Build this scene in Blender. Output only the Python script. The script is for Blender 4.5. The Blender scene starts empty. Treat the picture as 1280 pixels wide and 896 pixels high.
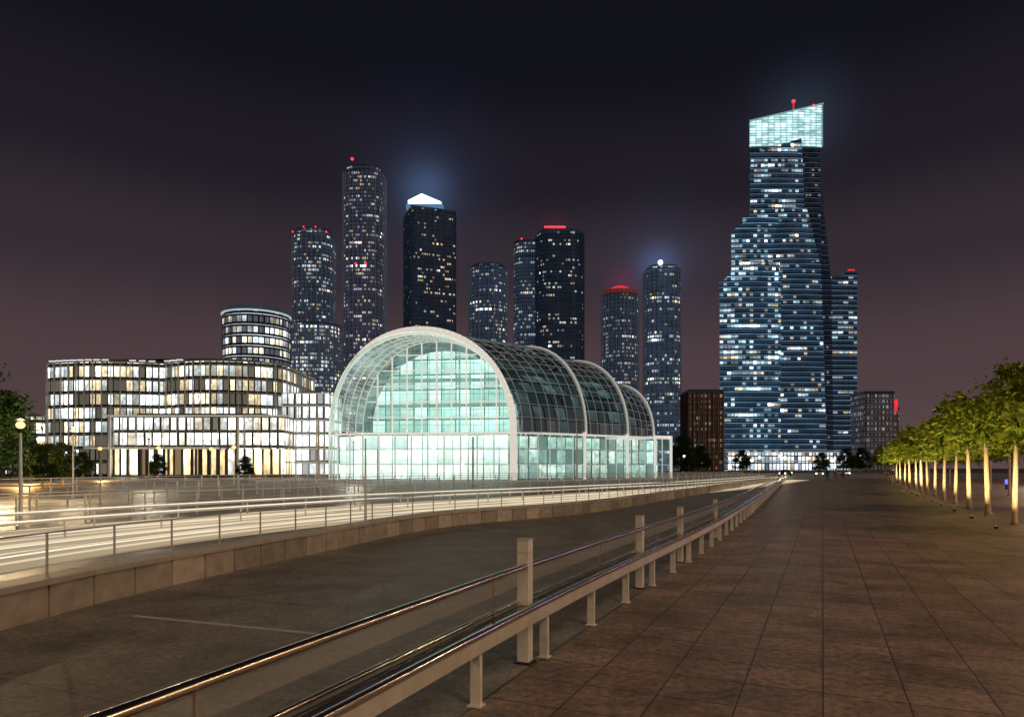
import bpy, math, random
from mathutils import Vector, Matrix
R=random.Random(7)
scene=bpy.context.scene
scene.view_settings.view_transform='Standard'
scene.view_settings.look='None'
scene.view_settings.exposure=0
COL=scene.collection

# ------------------------------------------------------------ mesh builder
class MB:
    def __init__(s): s.v=[];s.f=[];s.uv=[];s.mi=[]
    def face(s,pts,uvs=None,m=0):
        n=len(s.v); s.v+= [tuple(p) for p in pts]; s.f.append(tuple(range(n,n+len(pts))))
        s.uv.append(uvs or [(p[0],p[1]) for p in pts]); s.mi.append(m)
    def idx(s,ids,m=0,uvs=None):
        s.f.append(tuple(ids)); s.uv.append(uvs or [(0,0)]*len(ids)); s.mi.append(m)
    def box(s,c,d,rz=0,m=0):
        x,y,z=d[0]/2,d[1]/2,d[2]/2; cr,sr=math.cos(rz),math.sin(rz); n=len(s.v)
        for a in(-x,x):
            for b in(-y,y):
                for e in(-z,z): s.v.append((c[0]+a*cr-b*sr,c[1]+a*sr+b*cr,c[2]+e))
        for q in((0,1,3,2),(4,6,7,5),(0,4,5,1),(2,3,7,6),(0,2,6,4),(1,5,7,3)): s.idx([n+i for i in q],m)
    def beam(s,p,q,w,h=None,m=0):
        h=h or w; p=Vector(p);q=Vector(q);d=q-p
        if d.length<1e-6:return
        d.normalize(); up=Vector((0,0,1)) if abs(d.z)<.95 else Vector((0,1,0))
        a=d.cross(up).normalized(); b=a.cross(d).normalized(); n=len(s.v)
        for e in(p,q):
            for i,j in((-1,-1),(1,-1),(1,1),(-1,1)): s.v.append(tuple(e+a*i*w/2+b*j*h/2))
        for k in range(4): s.idx([n+k,n+(k+1)%4,n+4+(k+1)%4,n+4+k],m)
        s.idx([n+3,n+2,n+1,n],m); s.idx([n+4,n+5,n+6,n+7],m)
    def tube(s,path,rad,n=8,m=0,cap=True):
        path=[Vector(p) for p in path]; N=len(path)
        if not isinstance(rad,(list,tuple)): rad=[rad]*N
        st=len(s.v)
        for i,p in enumerate(path):
            d=(path[min(i+1,N-1)]-path[max(i-1,0)]).normalized()
            up=Vector((0,0,1)) if abs(d.z)<.9 else Vector((0,1,0))
            a=d.cross(up).normalized(); b=a.cross(d).normalized()
            for k in range(n):
                t=2*math.pi*k/n; s.v.append(tuple(p+a*math.cos(t)*rad[i]+b*math.sin(t)*rad[i]))
        for i in range(N-1):
            for k in range(n):
                s.idx([st+i*n+k,st+i*n+(k+1)%n,st+(i+1)*n+(k+1)%n,st+(i+1)*n+k],m)
        if cap:
            s.idx([st+k for k in range(n)][::-1],m); s.idx([st+(N-1)*n+k for k in range(n)],m)
    def sweep(s,path,prof,m=0):
        N=len(path);st=len(s.v);k=len(prof)
        for i,p in enumerate(path):
            a=path[max(i-1,0)];b=path[min(i+1,N-1)]
            dx,dy=b[0]-a[0],b[1]-a[1];L=math.hypot(dx,dy);nx,ny=dy/L,-dx/L
            for o,z in prof: s.v.append((p[0]+nx*o,p[1]+ny*o,z))
        for i in range(N-1):
            for j in range(k):
                s.idx([st+i*k+j,st+(i+1)*k+j,st+(i+1)*k+(j+1)%k,st+i*k+(j+1)%k],m)
        s.idx([st+j for j in range(k)],m); s.idx([st+(N-1)*k+j for j in range(k)][::-1],m)
    def prism(s,poly,z0,z1,m=0,mt=None,poly1=None,topf=None,bottom=False):
        poly1=poly1 or poly; N=len(poly); cum=0
        tz=(lambda x,y:z1) if topf is None else topf
        for i in range(N):
            a=poly[i];b=poly[(i+1)%N];a1=poly1[i];b1=poly1[(i+1)%N]
            L=math.hypot(b[0]-a[0],b[1]-a[1])
            za,zb=tz(*a1),tz(*b1)
            s.face([(a[0],a[1],z0),(b[0],b[1],z0),(b1[0],b1[1],zb),(a1[0],a1[1],za)],
                   [(cum,z0),(cum+L,z0),(cum+L,zb),(cum,za)],m)
            cum+=L
        s.face([(p[0],p[1],tz(*p)) for p in poly1],None,m if mt is None else mt)
        if bottom: s.face([(p[0],p[1],z0) for p in poly[::-1]],None,m if mt is None else mt)
    def sphere(s,c,r,m=0,nu=12,nv=8,sz=1):
        st=len(s.v)
        for j in range(nv+1):
            t=math.pi*j/nv
            for i in range(nu):
                a=2*math.pi*i/nu
                s.v.append((c[0]+r*math.sin(t)*math.cos(a),c[1]+r*math.sin(t)*math.sin(a),c[2]+r*sz*math.cos(t)))
        for j in range(nv):
            for i in range(nu):
                s.idx([st+j*nu+i,st+(j+1)*nu+i,st+(j+1)*nu+(i+1)%nu,st+j*nu+(i+1)%nu],m)
    def mesh(s,name,mats,origin=(0,0,0),smooth=False):
        me=bpy.data.meshes.new(name)
        o=origin
        me.from_pydata([(x-o[0],y-o[1],z-o[2]) for x,y,z in s.v],[],s.f)
        for mt in mats: me.materials.append(mt)
        ul=me.uv_layers.new(name="UVMap")
        fl=[]
        for u in s.uv:
            for a in u: fl+= [a[0],a[1]]
        ul.data.foreach_set("uv",fl)
        me.polygons.foreach_set("material_index",s.mi)
        if smooth: me.polygons.foreach_set("use_smooth",[True]*len(me.polygons))
        me.update()
        return me
    def obj(s,name,mats,origin=(0,0,0),parent=None,smooth=False):
        if not isinstance(mats,(list,tuple)): mats=[mats]
        ob=bpy.data.objects.new(name,s.mesh(name,mats,origin,smooth))
        COL.objects.link(ob)
        if parent: ob.parent=parent
        else: ob.location=origin
        return ob

def thing(name,label,cat,loc=(0,0,0),group=None):
    e=bpy.data.objects.new(name,None); e.location=loc; e.empty_display_size=.3
    COL.objects.link(e); tag(e,label,cat,group); return e
def tag(o,label,cat,group=None):
    o["label"]=label;o["category"]=cat
    if group:o["group"]=group
def struct(o): o["kind"]="structure"
def copy_thing(src,loc,rz=0,sc=1,label=None):
    n=src.copy(); COL.objects.link(n); n.location=loc; n.rotation_euler=(0,0,rz); n.scale=(sc,sc,sc)
    if label:n["label"]=label
    for c in [x for x in bpy.data.objects if x.parent==src]:
        k=c.copy(); COL.objects.link(k); k.parent=n
    return n

# ------------------------------------------------------------ materials
def new(name):
    m=bpy.data.materials.new(name);m.use_nodes=True;nt=m.node_tree
    for n in list(nt.nodes): nt.nodes.remove(n)
    out=nt.nodes.new('ShaderNodeOutputMaterial');return m,nt,out
class NT:
    def __init__(s,nt): s.nt=nt
    def n(s,t,**k):
        x=s.nt.nodes.new(t)
        for a,b in k.items(): setattr(x,a,b)
        return x
    def l(s,a,b): s.nt.links.new(a,b)
    def math(s,op,a,b=None,c=None):
        x=s.n('ShaderNodeMath',operation=op)
        for i,v in enumerate((a,b,c)):
            if v is None: continue
            if isinstance(v,(int,float)): x.inputs[i].default_value=v
            else: s.l(v,x.inputs[i])
        return x.outputs[0]
    def mixc(s,f,a,b,mode='MIX'):
        x=s.n('ShaderNodeMix',data_type='RGBA',blend_type=mode)
        for i,v in((0,f),(6,a),(7,b)):
            if isinstance(v,(int,float)): x.inputs[i].default_value=v
            elif isinstance(v,tuple): x.inputs[i].default_value=(*v,1) if len(v)==3 else v
            else: s.l(v,x.inputs[i])
        return x.outputs[2]
def simple(name,col,rough=.6,metal=0,emit=None,es=0,noise=.25,scale=6,bump=0,spec=.5):
    m,nt,out=new(name);N=NT(nt)
    b=N.n('ShaderNodeBsdfPrincipled'); b.inputs['Metallic'].default_value=metal
    b.inputs['Specular IOR Level'].default_value=spec
    tc=N.n('ShaderNodeTexCoord'); nz=N.n('ShaderNodeTexNoise'); nz.inputs['Scale'].default_value=scale; nz.inputs['Detail'].default_value=5
    N.l(tc.outputs['Object'],nz.inputs['Vector'])
    c=N.mixc(nz.outputs[0],tuple(x*(1-noise) for x in col),tuple(min(1,x*(1+noise)) for x in col))
    N.l(c,b.inputs['Base Color'])
    r=N.math('MULTIPLY_ADD',nz.outputs[0],.3*rough,rough*.85); N.l(r,b.inputs['Roughness'])
    if bump:
        bp=N.n('ShaderNodeBump'); bp.inputs['Strength'].default_value=bump; bp.inputs['Distance'].default_value=.02
        N.l(nz.outputs[0],bp.inputs['Height']); N.l(bp.outputs[0],b.inputs['Normal'])
    if emit: 
        b.inputs['Emission Color'].default_value=(*emit,1); b.inputs['Emission Strength'].default_value=es
        m.cycles.emission_sampling='NONE'
    N.l(b.outputs[0],out.inputs[0]); return m
def emis(name,col,st,sample=False,scale=.7):
    m,nt,out=new(name);N=NT(nt);e=N.n('ShaderNodeEmission');e.inputs[0].default_value=(*col,1)
    tc=N.n('ShaderNodeTexCoord'); nz=N.n('ShaderNodeTexNoise'); nz.inputs['Scale'].default_value=scale
    N.l(tc.outputs['Object'],nz.inputs['Vector'])
    N.l(N.math('MULTIPLY_ADD',nz.outputs[0],st*.8,st*.6),e.inputs[1])
    N.l(e.outputs[0],out.inputs[0])
    if not sample: m.cycles.emission_sampling='NONE'
    return m
def glass(name,tint=(.8,.95,.95),gl=.12,rough=.03,em=None,es=0,cell=1.8):
    m,nt,out=new(name);N=NT(nt)
    t=N.n('ShaderNodeBsdfTransparent');t.inputs[0].default_value=(*tint,1)
    g=N.n('ShaderNodeBsdfGlossy');g.inputs['Roughness'].default_value=rough
    tc=N.n('ShaderNodeTexCoord'); nz=N.n('ShaderNodeTexNoise'); nz.inputs['Scale'].default_value=.35;nz.inputs['Detail'].default_value=4
    N.l(tc.outputs['Object'],nz.inputs['Vector'])
    mx=N.n('ShaderNodeMixShader'); N.l(N.math('MULTIPLY_ADD',nz.outputs[0],gl,gl*.5),mx.inputs[0])
    N.l(t.outputs[0],mx.inputs[1]);N.l(g.outputs[0],mx.inputs[2]);last=mx.outputs[0]
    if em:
        e=N.n('ShaderNodeEmission');e.inputs[0].default_value=(*em,1)  # emission put into the glass so it looks lit and milky
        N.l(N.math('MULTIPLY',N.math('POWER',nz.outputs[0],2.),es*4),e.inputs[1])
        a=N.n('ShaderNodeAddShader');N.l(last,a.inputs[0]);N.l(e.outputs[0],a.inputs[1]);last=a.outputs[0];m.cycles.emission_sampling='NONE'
    N.l(last,out.inputs[0]);return m
def facade(name,cw,ch,lit=.3,st=1.,base=(.012,.018,.03),cool=(.55,.8,1.),warm=(1.,.72,.4),warmp=.3,
           mx=.08,my=.2,dim=.02,dimc=(.25,.45,.8),cluster=1.,seed=0.,rowamp=.35,rough=.12,band=0.,bandc=(.5,.7,1.),white=(.95,1,.98),
           pw=2.2,floor=.08,run=.07,sample=False,hot=0.,patch=False,clear=1.):
    m,nt,out=new(name);N=NT(nt)
    uv=N.n('ShaderNodeUVMap');uv.uv_map='UVMap'
    sp=N.n('ShaderNodeSeparateXYZ');N.l(uv.outputs[0],sp.inputs[0])
    U=N.math('DIVIDE',sp.outputs[0],cw);V=N.math('DIVIDE',sp.outputs[1],ch)
    fu=N.math('FLOOR',U);fv=N.math('FLOOR',V);ru=N.math('FRACT',U);rv=N.math('FRACT',V)
    cb=N.n('ShaderNodeCombineXYZ');N.l(fu,cb.inputs[0]);N.l(fv,cb.inputs[1]);cb.inputs[2].default_value=seed
    wn=N.n('ShaderNodeTexWhiteNoise',noise_dimensions='3D');N.l(cb.outputs[0],wn.inputs[0])
    sc=N.n('ShaderNodeSeparateColor');N.l(wn.outputs[1],sc.inputs[0])
    wr=N.n('ShaderNodeTexWhiteNoise',noise_dimensions='1D');N.l(N.math('ADD',fv,seed*3.1+.5),wr.inputs['W'])
    c2=N.n('ShaderNodeCombineXYZ');N.l(N.math('MULTIPLY',fu,run),c2.inputs[0]);N.l(N.math('MULTIPLY',fv,.55),c2.inputs[1]);c2.inputs[2].default_value=seed
    nz=N.n('ShaderNodeTexNoise');nz.inputs['Scale'].default_value=1;nz.inputs['Detail'].default_value=2;N.l(c2.outputs[0],nz.inputs['Vector'])
    p=N.math('ADD',lit,N.math('MULTIPLY',N.math('SUBTRACT',wr.outputs[0],.5),rowamp))
    p=N.math('ADD',p,N.math('MULTIPLY',N.math('SUBTRACT',nz.outputs[0],.5),cluster*1.6))
    mask=N.math('LESS_THAN',wn.outputs[0],p)
    mxv=N.math('MULTIPLY_ADD',sc.outputs[2],mx*1.8,mx*.4)
    w=N.math('MULTIPLY',N.math('GREATER_THAN',ru,mxv),N.math('LESS_THAN',ru,N.math('SUBTRACT',1.,mxv)))
    w2=N.math('MULTIPLY',N.math('GREATER_THAN',rv,my),N.math('LESS_THAN',rv,1-my*.3))
    w=N.math('MULTIPLY',w,w2)
    c3=N.n('ShaderNodeCombineXYZ');N.l(N.math('MULTIPLY',U,1.7),c3.inputs[0]);N.l(N.math('MULTIPLY',V,2.1),c3.inputs[1])
    n2=N.n('ShaderNodeTexNoise');n2.inputs['Scale'].default_value=1.3;n2.inputs['Detail'].default_value=3;N.l(c3.outputs[0],n2.inputs['Vector'])
    var=N.math('MAXIMUM',N.math('MULTIPLY_ADD',n2.outputs[0],2.6*clear,-.45+(1-clear)*1.3),.1)
    b=N.math('MULTIPLY_ADD',N.math('POWER',sc.outputs[0],pw),1.0,floor)
    if patch: b=N.math('MULTIPLY',b,N.math('POWER',N.math('MULTIPLY',nz.outputs[0],1.9),3.))
    if hot>0:
        c4=N.n('ShaderNodeCombineXYZ');N.l(N.math('MULTIPLY',sp.outputs[0],.09),c4.inputs[0]);N.l(N.math('MULTIPLY',sp.outputs[1],.2),c4.inputs[1]);c4.inputs[2].default_value=seed+5
        n4=N.n('ShaderNodeTexNoise');n4.inputs['Scale'].default_value=1.;N.l(c4.outputs[0],n4.inputs['Vector'])
        b=N.math('MULTIPLY',b,N.math('MAXIMUM',N.math('MULTIPLY_ADD',n4.outputs[0],4.*hot,1-1.9*hot),.12))
    on=N.math('MULTIPLY',N.math('MULTIPLY',mask,b),N.math('MULTIPLY',var,st))
    on=N.math('MULTIPLY',on,N.math('MULTIPLY_ADD',rv,.7,.6))
    isw=N.math('LESS_THAN',sc.outputs[1],warmp)
    cc=N.mixc(sc.outputs[2],cool,white)
    cc=N.mixc(isw,cc,warm)
    e1=N.n('ShaderNodeVectorMath',operation='SCALE');N.l(cc,e1.inputs[0]);N.l(N.math('MULTIPLY',on,w),e1.inputs['Scale'])
    e2=N.n('ShaderNodeVectorMath',operation='SCALE');e2.inputs[0].default_value=dimc;N.l(N.math('MULTIPLY',N.math('MULTIPLY_ADD',nz.outputs[0],1.6*dim,.2*dim),w),e2.inputs['Scale'])  # faint base glow in panes, painted in for reflected sky glow
    ad=N.n('ShaderNodeVectorMath',operation='ADD');N.l(e1.outputs[0],ad.inputs[0]);N.l(e2.outputs[0],ad.inputs[1])
    last=ad.outputs[0]
    if band>0:
        bm=N.math('MULTIPLY',N.math('LESS_THAN',rv,.14),N.math('MULTIPLY',N.math('POWER',nz.outputs[0],2.),band*2))
        e3=N.n('ShaderNodeVectorMath',operation='SCALE');e3.inputs[0].default_value=bandc;N.l(bm,e3.inputs['Scale'])
        a2=N.n('ShaderNodeVectorMath',operation='ADD');N.l(last,a2.inputs[0]);N.l(e3.outputs[0],a2.inputs[1]);last=a2.outputs[0]
    bs=N.n('ShaderNodeBsdfPrincipled');bs.inputs['Base Color'].default_value=(*base,1)
    N.l(N.math('MULTIPLY_ADD',sc.outputs[1],.15,rough),bs.inputs['Roughness'])
    N.l(last,bs.inputs['Emission Color']);bs.inputs['Emission Strength'].default_value=1
    N.l(bs.outputs[0],out.inputs[0])
    if not sample: m.cycles.emission_sampling='NONE'
    return m

ANG=math.atan(.455)
def paving(name,c1,c2,joint,tw,th,rough=.55,rot=-ANG,bump=.4,big=.25,stainlo=.45,mort=.012,fine=9,flo=.6,fhi=1.15):
    m,nt,out=new(name);N=NT(nt)
    tc=N.n('ShaderNodeTexCoord');mp=N.n('ShaderNodeMapping');mp.inputs['Rotation'].default_value=(0,0,-rot)
    N.l(tc.outputs['Object'],mp.inputs[0])
    br=N.n('ShaderNodeTexBrick');N.l(mp.outputs[0],br.inputs['Vector'])
    br.inputs['Scale'].default_value=1;br.inputs['Brick Width'].default_value=tw;br.inputs['Row Height'].default_value=th
    br.inputs['Mortar Size'].default_value=mort;br.inputs['Mortar Smooth'].default_value=.3;br.offset=0.
    br.inputs['Color1'].default_value=(*c1,1);br.inputs['Color2'].default_value=(*c2,1);br.inputs['Mortar'].default_value=(*joint,1)
    n1=N.n('ShaderNodeTexNoise');n1.inputs['Scale'].default_value=big;n1.inputs['Detail'].default_value=10;n1.inputs['Roughness'].default_value=.78;N.l(tc.outputs['Object'],n1.inputs['Vector'])
    n2=N.n('ShaderNodeTexNoise');n2.inputs['Scale'].default_value=fine;n2.inputs['Detail'].default_value=10;n2.inputs['Roughness'].default_value=.7;N.l(tc.outputs['Object'],n2.inputs['Vector'])
    r=N.n('ShaderNodeValToRGB');r.color_ramp.elements[0].position=.40;r.color_ramp.elements[0].color=(stainlo,)*3+(1,)
    r.color_ramp.elements[1].position=.58;r.color_ramp.elements[1].color=(1.1,1.1,1.1,1);N.l(n1.outputs[0],r.inputs[0])
    c=N.mixc(1.,br.outputs[0],r.outputs[0],'MULTIPLY')
    r2=N.n('ShaderNodeValToRGB');r2.color_ramp.elements[0].position=.35;r2.color_ramp.elements[0].color=(flo,flo,flo,1)
    r2.color_ramp.elements[1].position=.62;r2.color_ramp.elements[1].color=(fhi,fhi,fhi,1);N.l(n2.outputs[0],r2.inputs[0])
    c=N.mixc(1.,c,r2.outputs[0],'MULTIPLY')
    b=N.n('ShaderNodeBsdfPrincipled');N.l(c,b.inputs['Base Color'])
    N.l(N.math('MULTIPLY_ADD',n1.outputs[0],.4,rough-.2),b.inputs['Roughness'])
    bp=N.n('ShaderNodeBump');bp.inputs['Strength'].default_value=bump;bp.inputs['Distance'].default_value=.01
    h=N.math('SUBTRACT',N.math('MULTIPLY',n2.outputs[0],.6),br.outputs[1]);N.l(h,bp.inputs['Height']);N.l(bp.outputs[0],b.inputs['Normal'])
    N.l(b.outputs[0],out.inputs[0]);return m

M_ground=simple('ground_asphalt',(.06,.053,.045),.8,scale=.8,noise=.5,bump=.2)
M_plaza=paving('plaza_stone',(.35,.225,.155),(.27,.172,.118),(.11,.072,.05),.60,.60,.50,stainlo=.50,mort=.010,bump=.7,big=.9,fine=14,flo=.5,fhi=1.25)
M_apron=paving('apron_concrete',(.25,.215,.17),(.24,.205,.162),(.15,.13,.10),5.,3.5,.58,bump=.3,big=.8,stainlo=.6,fine=16,flo=.6,fhi=1.2)
M_road=paving('road_asphalt',(.28,.245,.19),(.27,.235,.185),(.15,.13,.11),30,30,.45,bump=.2)
M_cop=simple('coping_stone',(.44,.37,.28),.55,scale=5,noise=.3,bump=.3)
M_steel=simple('brushed_steel',(.62,.52,.41),.22,1,scale=3,noise=.3)
M_chrome=simple('polished_steel',(.72,.63,.52),.15,1,scale=2,noise=.25)
M_darkm=simple('dark_metal',(.03,.03,.03),.35,.6)
M_beige=simple('beige_paint',(.60,.51,.39),.45,.2,scale=5,noise=.3)
M_post=simple('cream_paint',(.70,.63,.52),.5,scale=8,noise=.25)
M_white=simple('white_paint',(.75,.75,.73),.5,scale=5,noise=.1)
M_rib=simple('white_steel_rib',(.8,.8,.76),.4,emit=(.95,.92,.85),es=.50,noise=.08)  # ribs and mullions are given a glow so they look lit
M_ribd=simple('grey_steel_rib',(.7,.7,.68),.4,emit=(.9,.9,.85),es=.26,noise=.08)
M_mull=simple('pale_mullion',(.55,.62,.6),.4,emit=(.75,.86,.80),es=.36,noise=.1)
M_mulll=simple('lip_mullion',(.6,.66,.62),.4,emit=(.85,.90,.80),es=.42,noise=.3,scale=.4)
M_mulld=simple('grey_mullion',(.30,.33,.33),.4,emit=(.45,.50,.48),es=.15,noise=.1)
M_line=simple('road_paint',(.46,.40,.31),.7,noise=.5,scale=3)
M_conc=simple('concrete_dark',(.10,.10,.11),.6)
M_slab=simple('slab_bluegrey',(.04,.05,.07),.35,emit=(.30,.38,.58),es=.05,noise=.2)  # slabs and fins carry a faint emission to read as lit edges
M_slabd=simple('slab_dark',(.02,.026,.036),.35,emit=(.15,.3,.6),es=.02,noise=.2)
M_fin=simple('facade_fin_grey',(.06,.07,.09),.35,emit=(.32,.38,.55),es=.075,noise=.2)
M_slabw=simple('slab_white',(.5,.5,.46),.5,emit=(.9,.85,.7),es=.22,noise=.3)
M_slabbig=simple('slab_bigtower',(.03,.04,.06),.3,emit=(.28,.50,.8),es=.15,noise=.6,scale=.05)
M_strip=emis('trail_cream',(1.,.82,.56),.85,True,.25)
M_stripw=emis('trail_white',(1.,.90,.70),1.2,True,.25)
M_strips=emis('trail_glow_soft',(1.,.78,.50),.45,True,.12)  # wide dim strips standing in for the trails' glow on the road
M_lampe=emis('lamp_glow',(1.,.62,.26),1.9,False)
M_lampf=emis('lamp_glow_far',(1.,.80,.50),4.,False)
M_amber=emis('amber_glow',(1.,.50,.14),1.9,False)
M_headl=emis('headlight_glow',(1.,.95,.85),3)
M_red=emis('red_glow',(1.,.03,.04),3)
M_redl=emis('red_glow_dim',(1.,.04,.05),.9)
M_redd=emis('red_dome_glow',(1.,.05,.07),.8)
M_bluew=emis('blue_white_glow',(.62,.88,1.),3)
M_blue=emis('blue_glow',(.16,.16,1.),1.8)
M_bark=simple('bark',(.46,.33,.20),.85,scale=12,noise=.5,bump=.7)
def leafmat(name,a,b):
    m,nt,out=new(name);N=NT(nt)
    g=N.n('ShaderNodeNewGeometry');nz=N.n('ShaderNodeTexNoise');nz.inputs['Scale'].default_value=2.2;N.l(g.outputs['Position'],nz.inputs['Vector'])
    rr=N.math('MULTIPLY_ADD',g.outputs['Random Per Island'],.6,N.math('MULTIPLY_ADD',nz.outputs[0],1.2,-.5))
    c=N.mixc(rr,a,b)
    d=N.n('ShaderNodeBsdfDiffuse');t=N.n('ShaderNodeBsdfTranslucent');N.l(c,d.inputs[0]);N.l(c,t.inputs[0])
    mx=N.n('ShaderNodeMixShader');mx.inputs[0].default_value=.40;N.l(d.outputs[0],mx.inputs[1]);N.l(t.outputs[0],mx.inputs[2]);N.l(mx.outputs[0],out.inputs[0]);return m
M_leaf=leafmat('leaf_green',(.04,.075,.010),(.28,.29,.035))
M_leafd=leafmat('leaf_dark',(.018,.04,.014),(.06,.10,.035))

# ------------------------------------------------------------ world
w=bpy.data.worlds.new("World");scene.world=w;w.use_nodes=True;nt=w.node_tree
for n in list(nt.nodes):nt.nodes.remove(n)
N=NT(nt);out=N.n('ShaderNodeOutputWorld');bg=N.n('ShaderNodeBackground');tc=N.n('ShaderNodeTexCoord')
nm=N.n('ShaderNodeVectorMath',operation='NORMALIZE');N.l(tc.outputs['Generated'],nm.inputs[0])
sp=N.n('ShaderNodeSeparateXYZ');N.l(nm.outputs[0],sp.inputs[0])
def ramp(stops):
    r=N.n('ShaderNodeValToRGB');cr=r.color_ramp;cr.interpolation='EASE'
    while len(cr.elements)<len(stops):cr.elements.new(.5)
    for e,(p,c) in zip(cr.elements,stops):e.position=p;e.color=(*c,1)
    return r
nz=N.n('ShaderNodeTexNoise');nz.inputs['Scale'].default_value=1.3;nz.inputs['Detail'].default_value=3;N.l(nm.outputs[0],nz.inputs['Vector'])
zz=N.math('ADD',sp.outputs[2],N.math('MULTIPLY_ADD',nz.outputs[0],.08,-.04))
r=ramp([(0,(.106,.066,.068)),(.14,(.078,.049,.055)),(.28,(.036,.026,.034)),(.40,(.0145,.0115,.0185)),(.52,(.006,.006,.011)),(1,(.003,.003,.006))])
N.l(zz,r.inputs[0])
cur=r.outputs[0]
for d,k,c in (((-88,700,285),1800,(.03,.06,.12)),((-88,700,285),260,(.006,.010,.022)),((212,500,255),900,(.012,.022,.035)),((150,700,208),3000,(.03,.06,.14)),((150,700,208),300,(.006,.010,.02)),((112,700,188),5000,(.05,.0,.01)),((43,700,243),5000,(.03,.0,.006))):  # halos round the tower lights, painted into the sky
    dv=Vector(d).normalized()
    dt=N.n('ShaderNodeVectorMath',operation='DOT_PRODUCT');N.l(nm.outputs[0],dt.inputs[0]);dt.inputs[1].default_value=dv
    f=N.math('POWER',N.math('MAXIMUM',dt.outputs['Value'],0),k)
    s2=N.n('ShaderNodeVectorMath',operation='SCALE');s2.inputs[0].default_value=c;N.l(f,s2.inputs['Scale'])
    a=N.n('ShaderNodeVectorMath',operation='ADD');N.l(cur,a.inputs[0]);N.l(s2.outputs[0],a.inputs[1]);cur=a.outputs[0]
N.l(cur,bg.inputs[0]);bg.inputs[1].default_value=1.0;N.l(bg.outputs[0],out.inputs[0])

sd=bpy.data.lights.new('warm_fill','SUN');sd.energy=.72;sd.angle=math.radians(25);sd.color=(1,.80,.60)  # added warm fill to raise the night foreground
so=bpy.data.objects.new('fill_sun',sd);so.rotation_euler=(math.radians(46),0,math.radians(32));COL.objects.link(so)

def plight(loc,e,col=(1,.75,.45),rad=.15,parent=None,name='point_light'):
    l=bpy.data.lights.new(name,'POINT');l.energy=e;l.color=col;l.shadow_soft_size=rad
    o=bpy.data.objects.new(name,l);o.location=loc;COL.objects.link(o)
    if parent:o.parent=parent
    return o
def spot(loc,e,col,ang,parent,d=(0,0,1)):
    l=bpy.data.lights.new('spot_light','SPOT');l.energy=e;l.color=col;l.shadow_soft_size=.06;l.spot_size=math.radians(ang);l.spot_blend=.6
    o=bpy.data.objects.new('spot_light',l);o.location=loc;o.rotation_euler=Vector(d).to_track_quat('-Z','Y').to_euler();COL.objects.link(o);o.parent=parent;return o

# ------------------------------------------------------------ paths
def catmull(P,k=8):
    out=[]
    for i in range(len(P)-1):
        p0=P[max(i-1,0)];p1=P[i];p2=P[i+1];p3=P[min(i+2,len(P)-1)]
        for j in range(k):
            t=j/k
            out.append(tuple(.5*((2*p1[a])+(-p0[a]+p2[a])*t+(2*p0[a]-5*p1[a]+4*p2[a]-p3[a])*t*t+(-p0[a]+3*p1[a]-3*p2[a]+p3[a])*t**3) for a in(0,1)))
    out.append(tuple(P[-1]));return out
def offs(path,o):
    r=[];N_=len(path)
    for i,p in enumerate(path):
        a=path[max(i-1,0)];b=path[min(i+1,N_-1)];dx,dy=b[0]-a[0],b[1]-a[1];L=math.hypot(dx,dy)
        r.append((p[0]+dy/L*o,p[1]-dx/L*o))
    return r
def resample(path,step,start=0):
    r=[];acc=-start
    for a,b in zip(path,path[1:]):
        L=math.hypot(b[0]-a[0],b[1]-a[1]);t=0
        while acc+ (L-t)>=step if acc>=0 else acc+(L-t)>=0:
            dt=(step-acc) if acc>=0 else -acc
            t+=dt;acc=0
            r.append((a[0]+(b[0]-a[0])*t/L,a[1]+(b[1]-a[1])*t/L,math.atan2(b[1]-a[1],b[0]-a[0])))
            if len(r)>2000:break
        acc+=L-t
    return r
RAIL=catmull([(-2.80,-1),(0.16,6.2),(3.38,13.1),(5.85,18.6),(10.5,29.5),(22,57),(35,88),(47.7,118)],8)
WALL=catmull([(-6.2,-3),(-5.9,3),(-5.67,7.56),(-5.28,10.2),(-4.1,14.6),(-1.97,21),(3.4,28),(11.3,43.9),(25.7,73),(39,101)],10)
STR=catmull([(-16,-6),(-13,5),(-11.6,15.5),(-9.0,22.5),(-3.5,32),(5.5,44),(18,62),(42,105)],10)
F1=catmull([(-30,5),(-24,20),(-20.9,28),(-18,45),(-12,62),(4,80),(28,103),(40,118)],8)
F2=catmull([(-46,22),(-34,36),(-31,55),(-26,76),(-14,90),(8,98),(30,114),(44,130)],8)

# ------------------------------------------------------------ ground
g=MB();g.face([(-2500,-300,0),(2500,-300,0),(2500,3500,0),(-2500,3500,0)])
struct(g.obj('ground',M_ground))
pz=MB()
rp=[(x,y) for x,y in RAIL]
poly=rp+[(120,118),(120,-8),(-2.8,-8)]
pz.face([(x,y,.004) for x,y in poly][::-1]);o=pz.obj('plaza_pavement',M_plaza);struct(o)
ap=MB();wl=[p for p in WALL]
poly=rp+wl[::-1]
ap.face([(x,y,.008) for x,y in poly]);o=ap.obj('apron_road',M_apron);struct(o)
rd=MB();poly=[p for p in WALL]+[p for p in F1][::-1]
rd.face([(x,y,.004) for x,y in poly]);o=rd.obj('boulevard_road',M_road);struct(o)
hp=MB();poly=[p for p in F1]+[p for p in F2][::-1]
M_walk=paving('walk_stone',(.32,.29,.25),(.29,.265,.23),(.12,.11,.10),2,2,.5)
hp.face([(x,y,.004) for x,y in poly]);struct(hp.obj('far_pavement',M_walk))
fc=MB();fc.face([(20,119,.003),(130,119,.003),(190,260,.003),(40,260,.003)]);struct(fc.obj('forecourt_pavement',M_walk))
op=MB();poly=[p for p in F2]+[(44,134),(-110,134),(-110,22)]
op.face([(x,y,.004) for x,y in poly][::-1]);struct(op.obj('office_plaza_pavement',M_walk))
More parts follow.
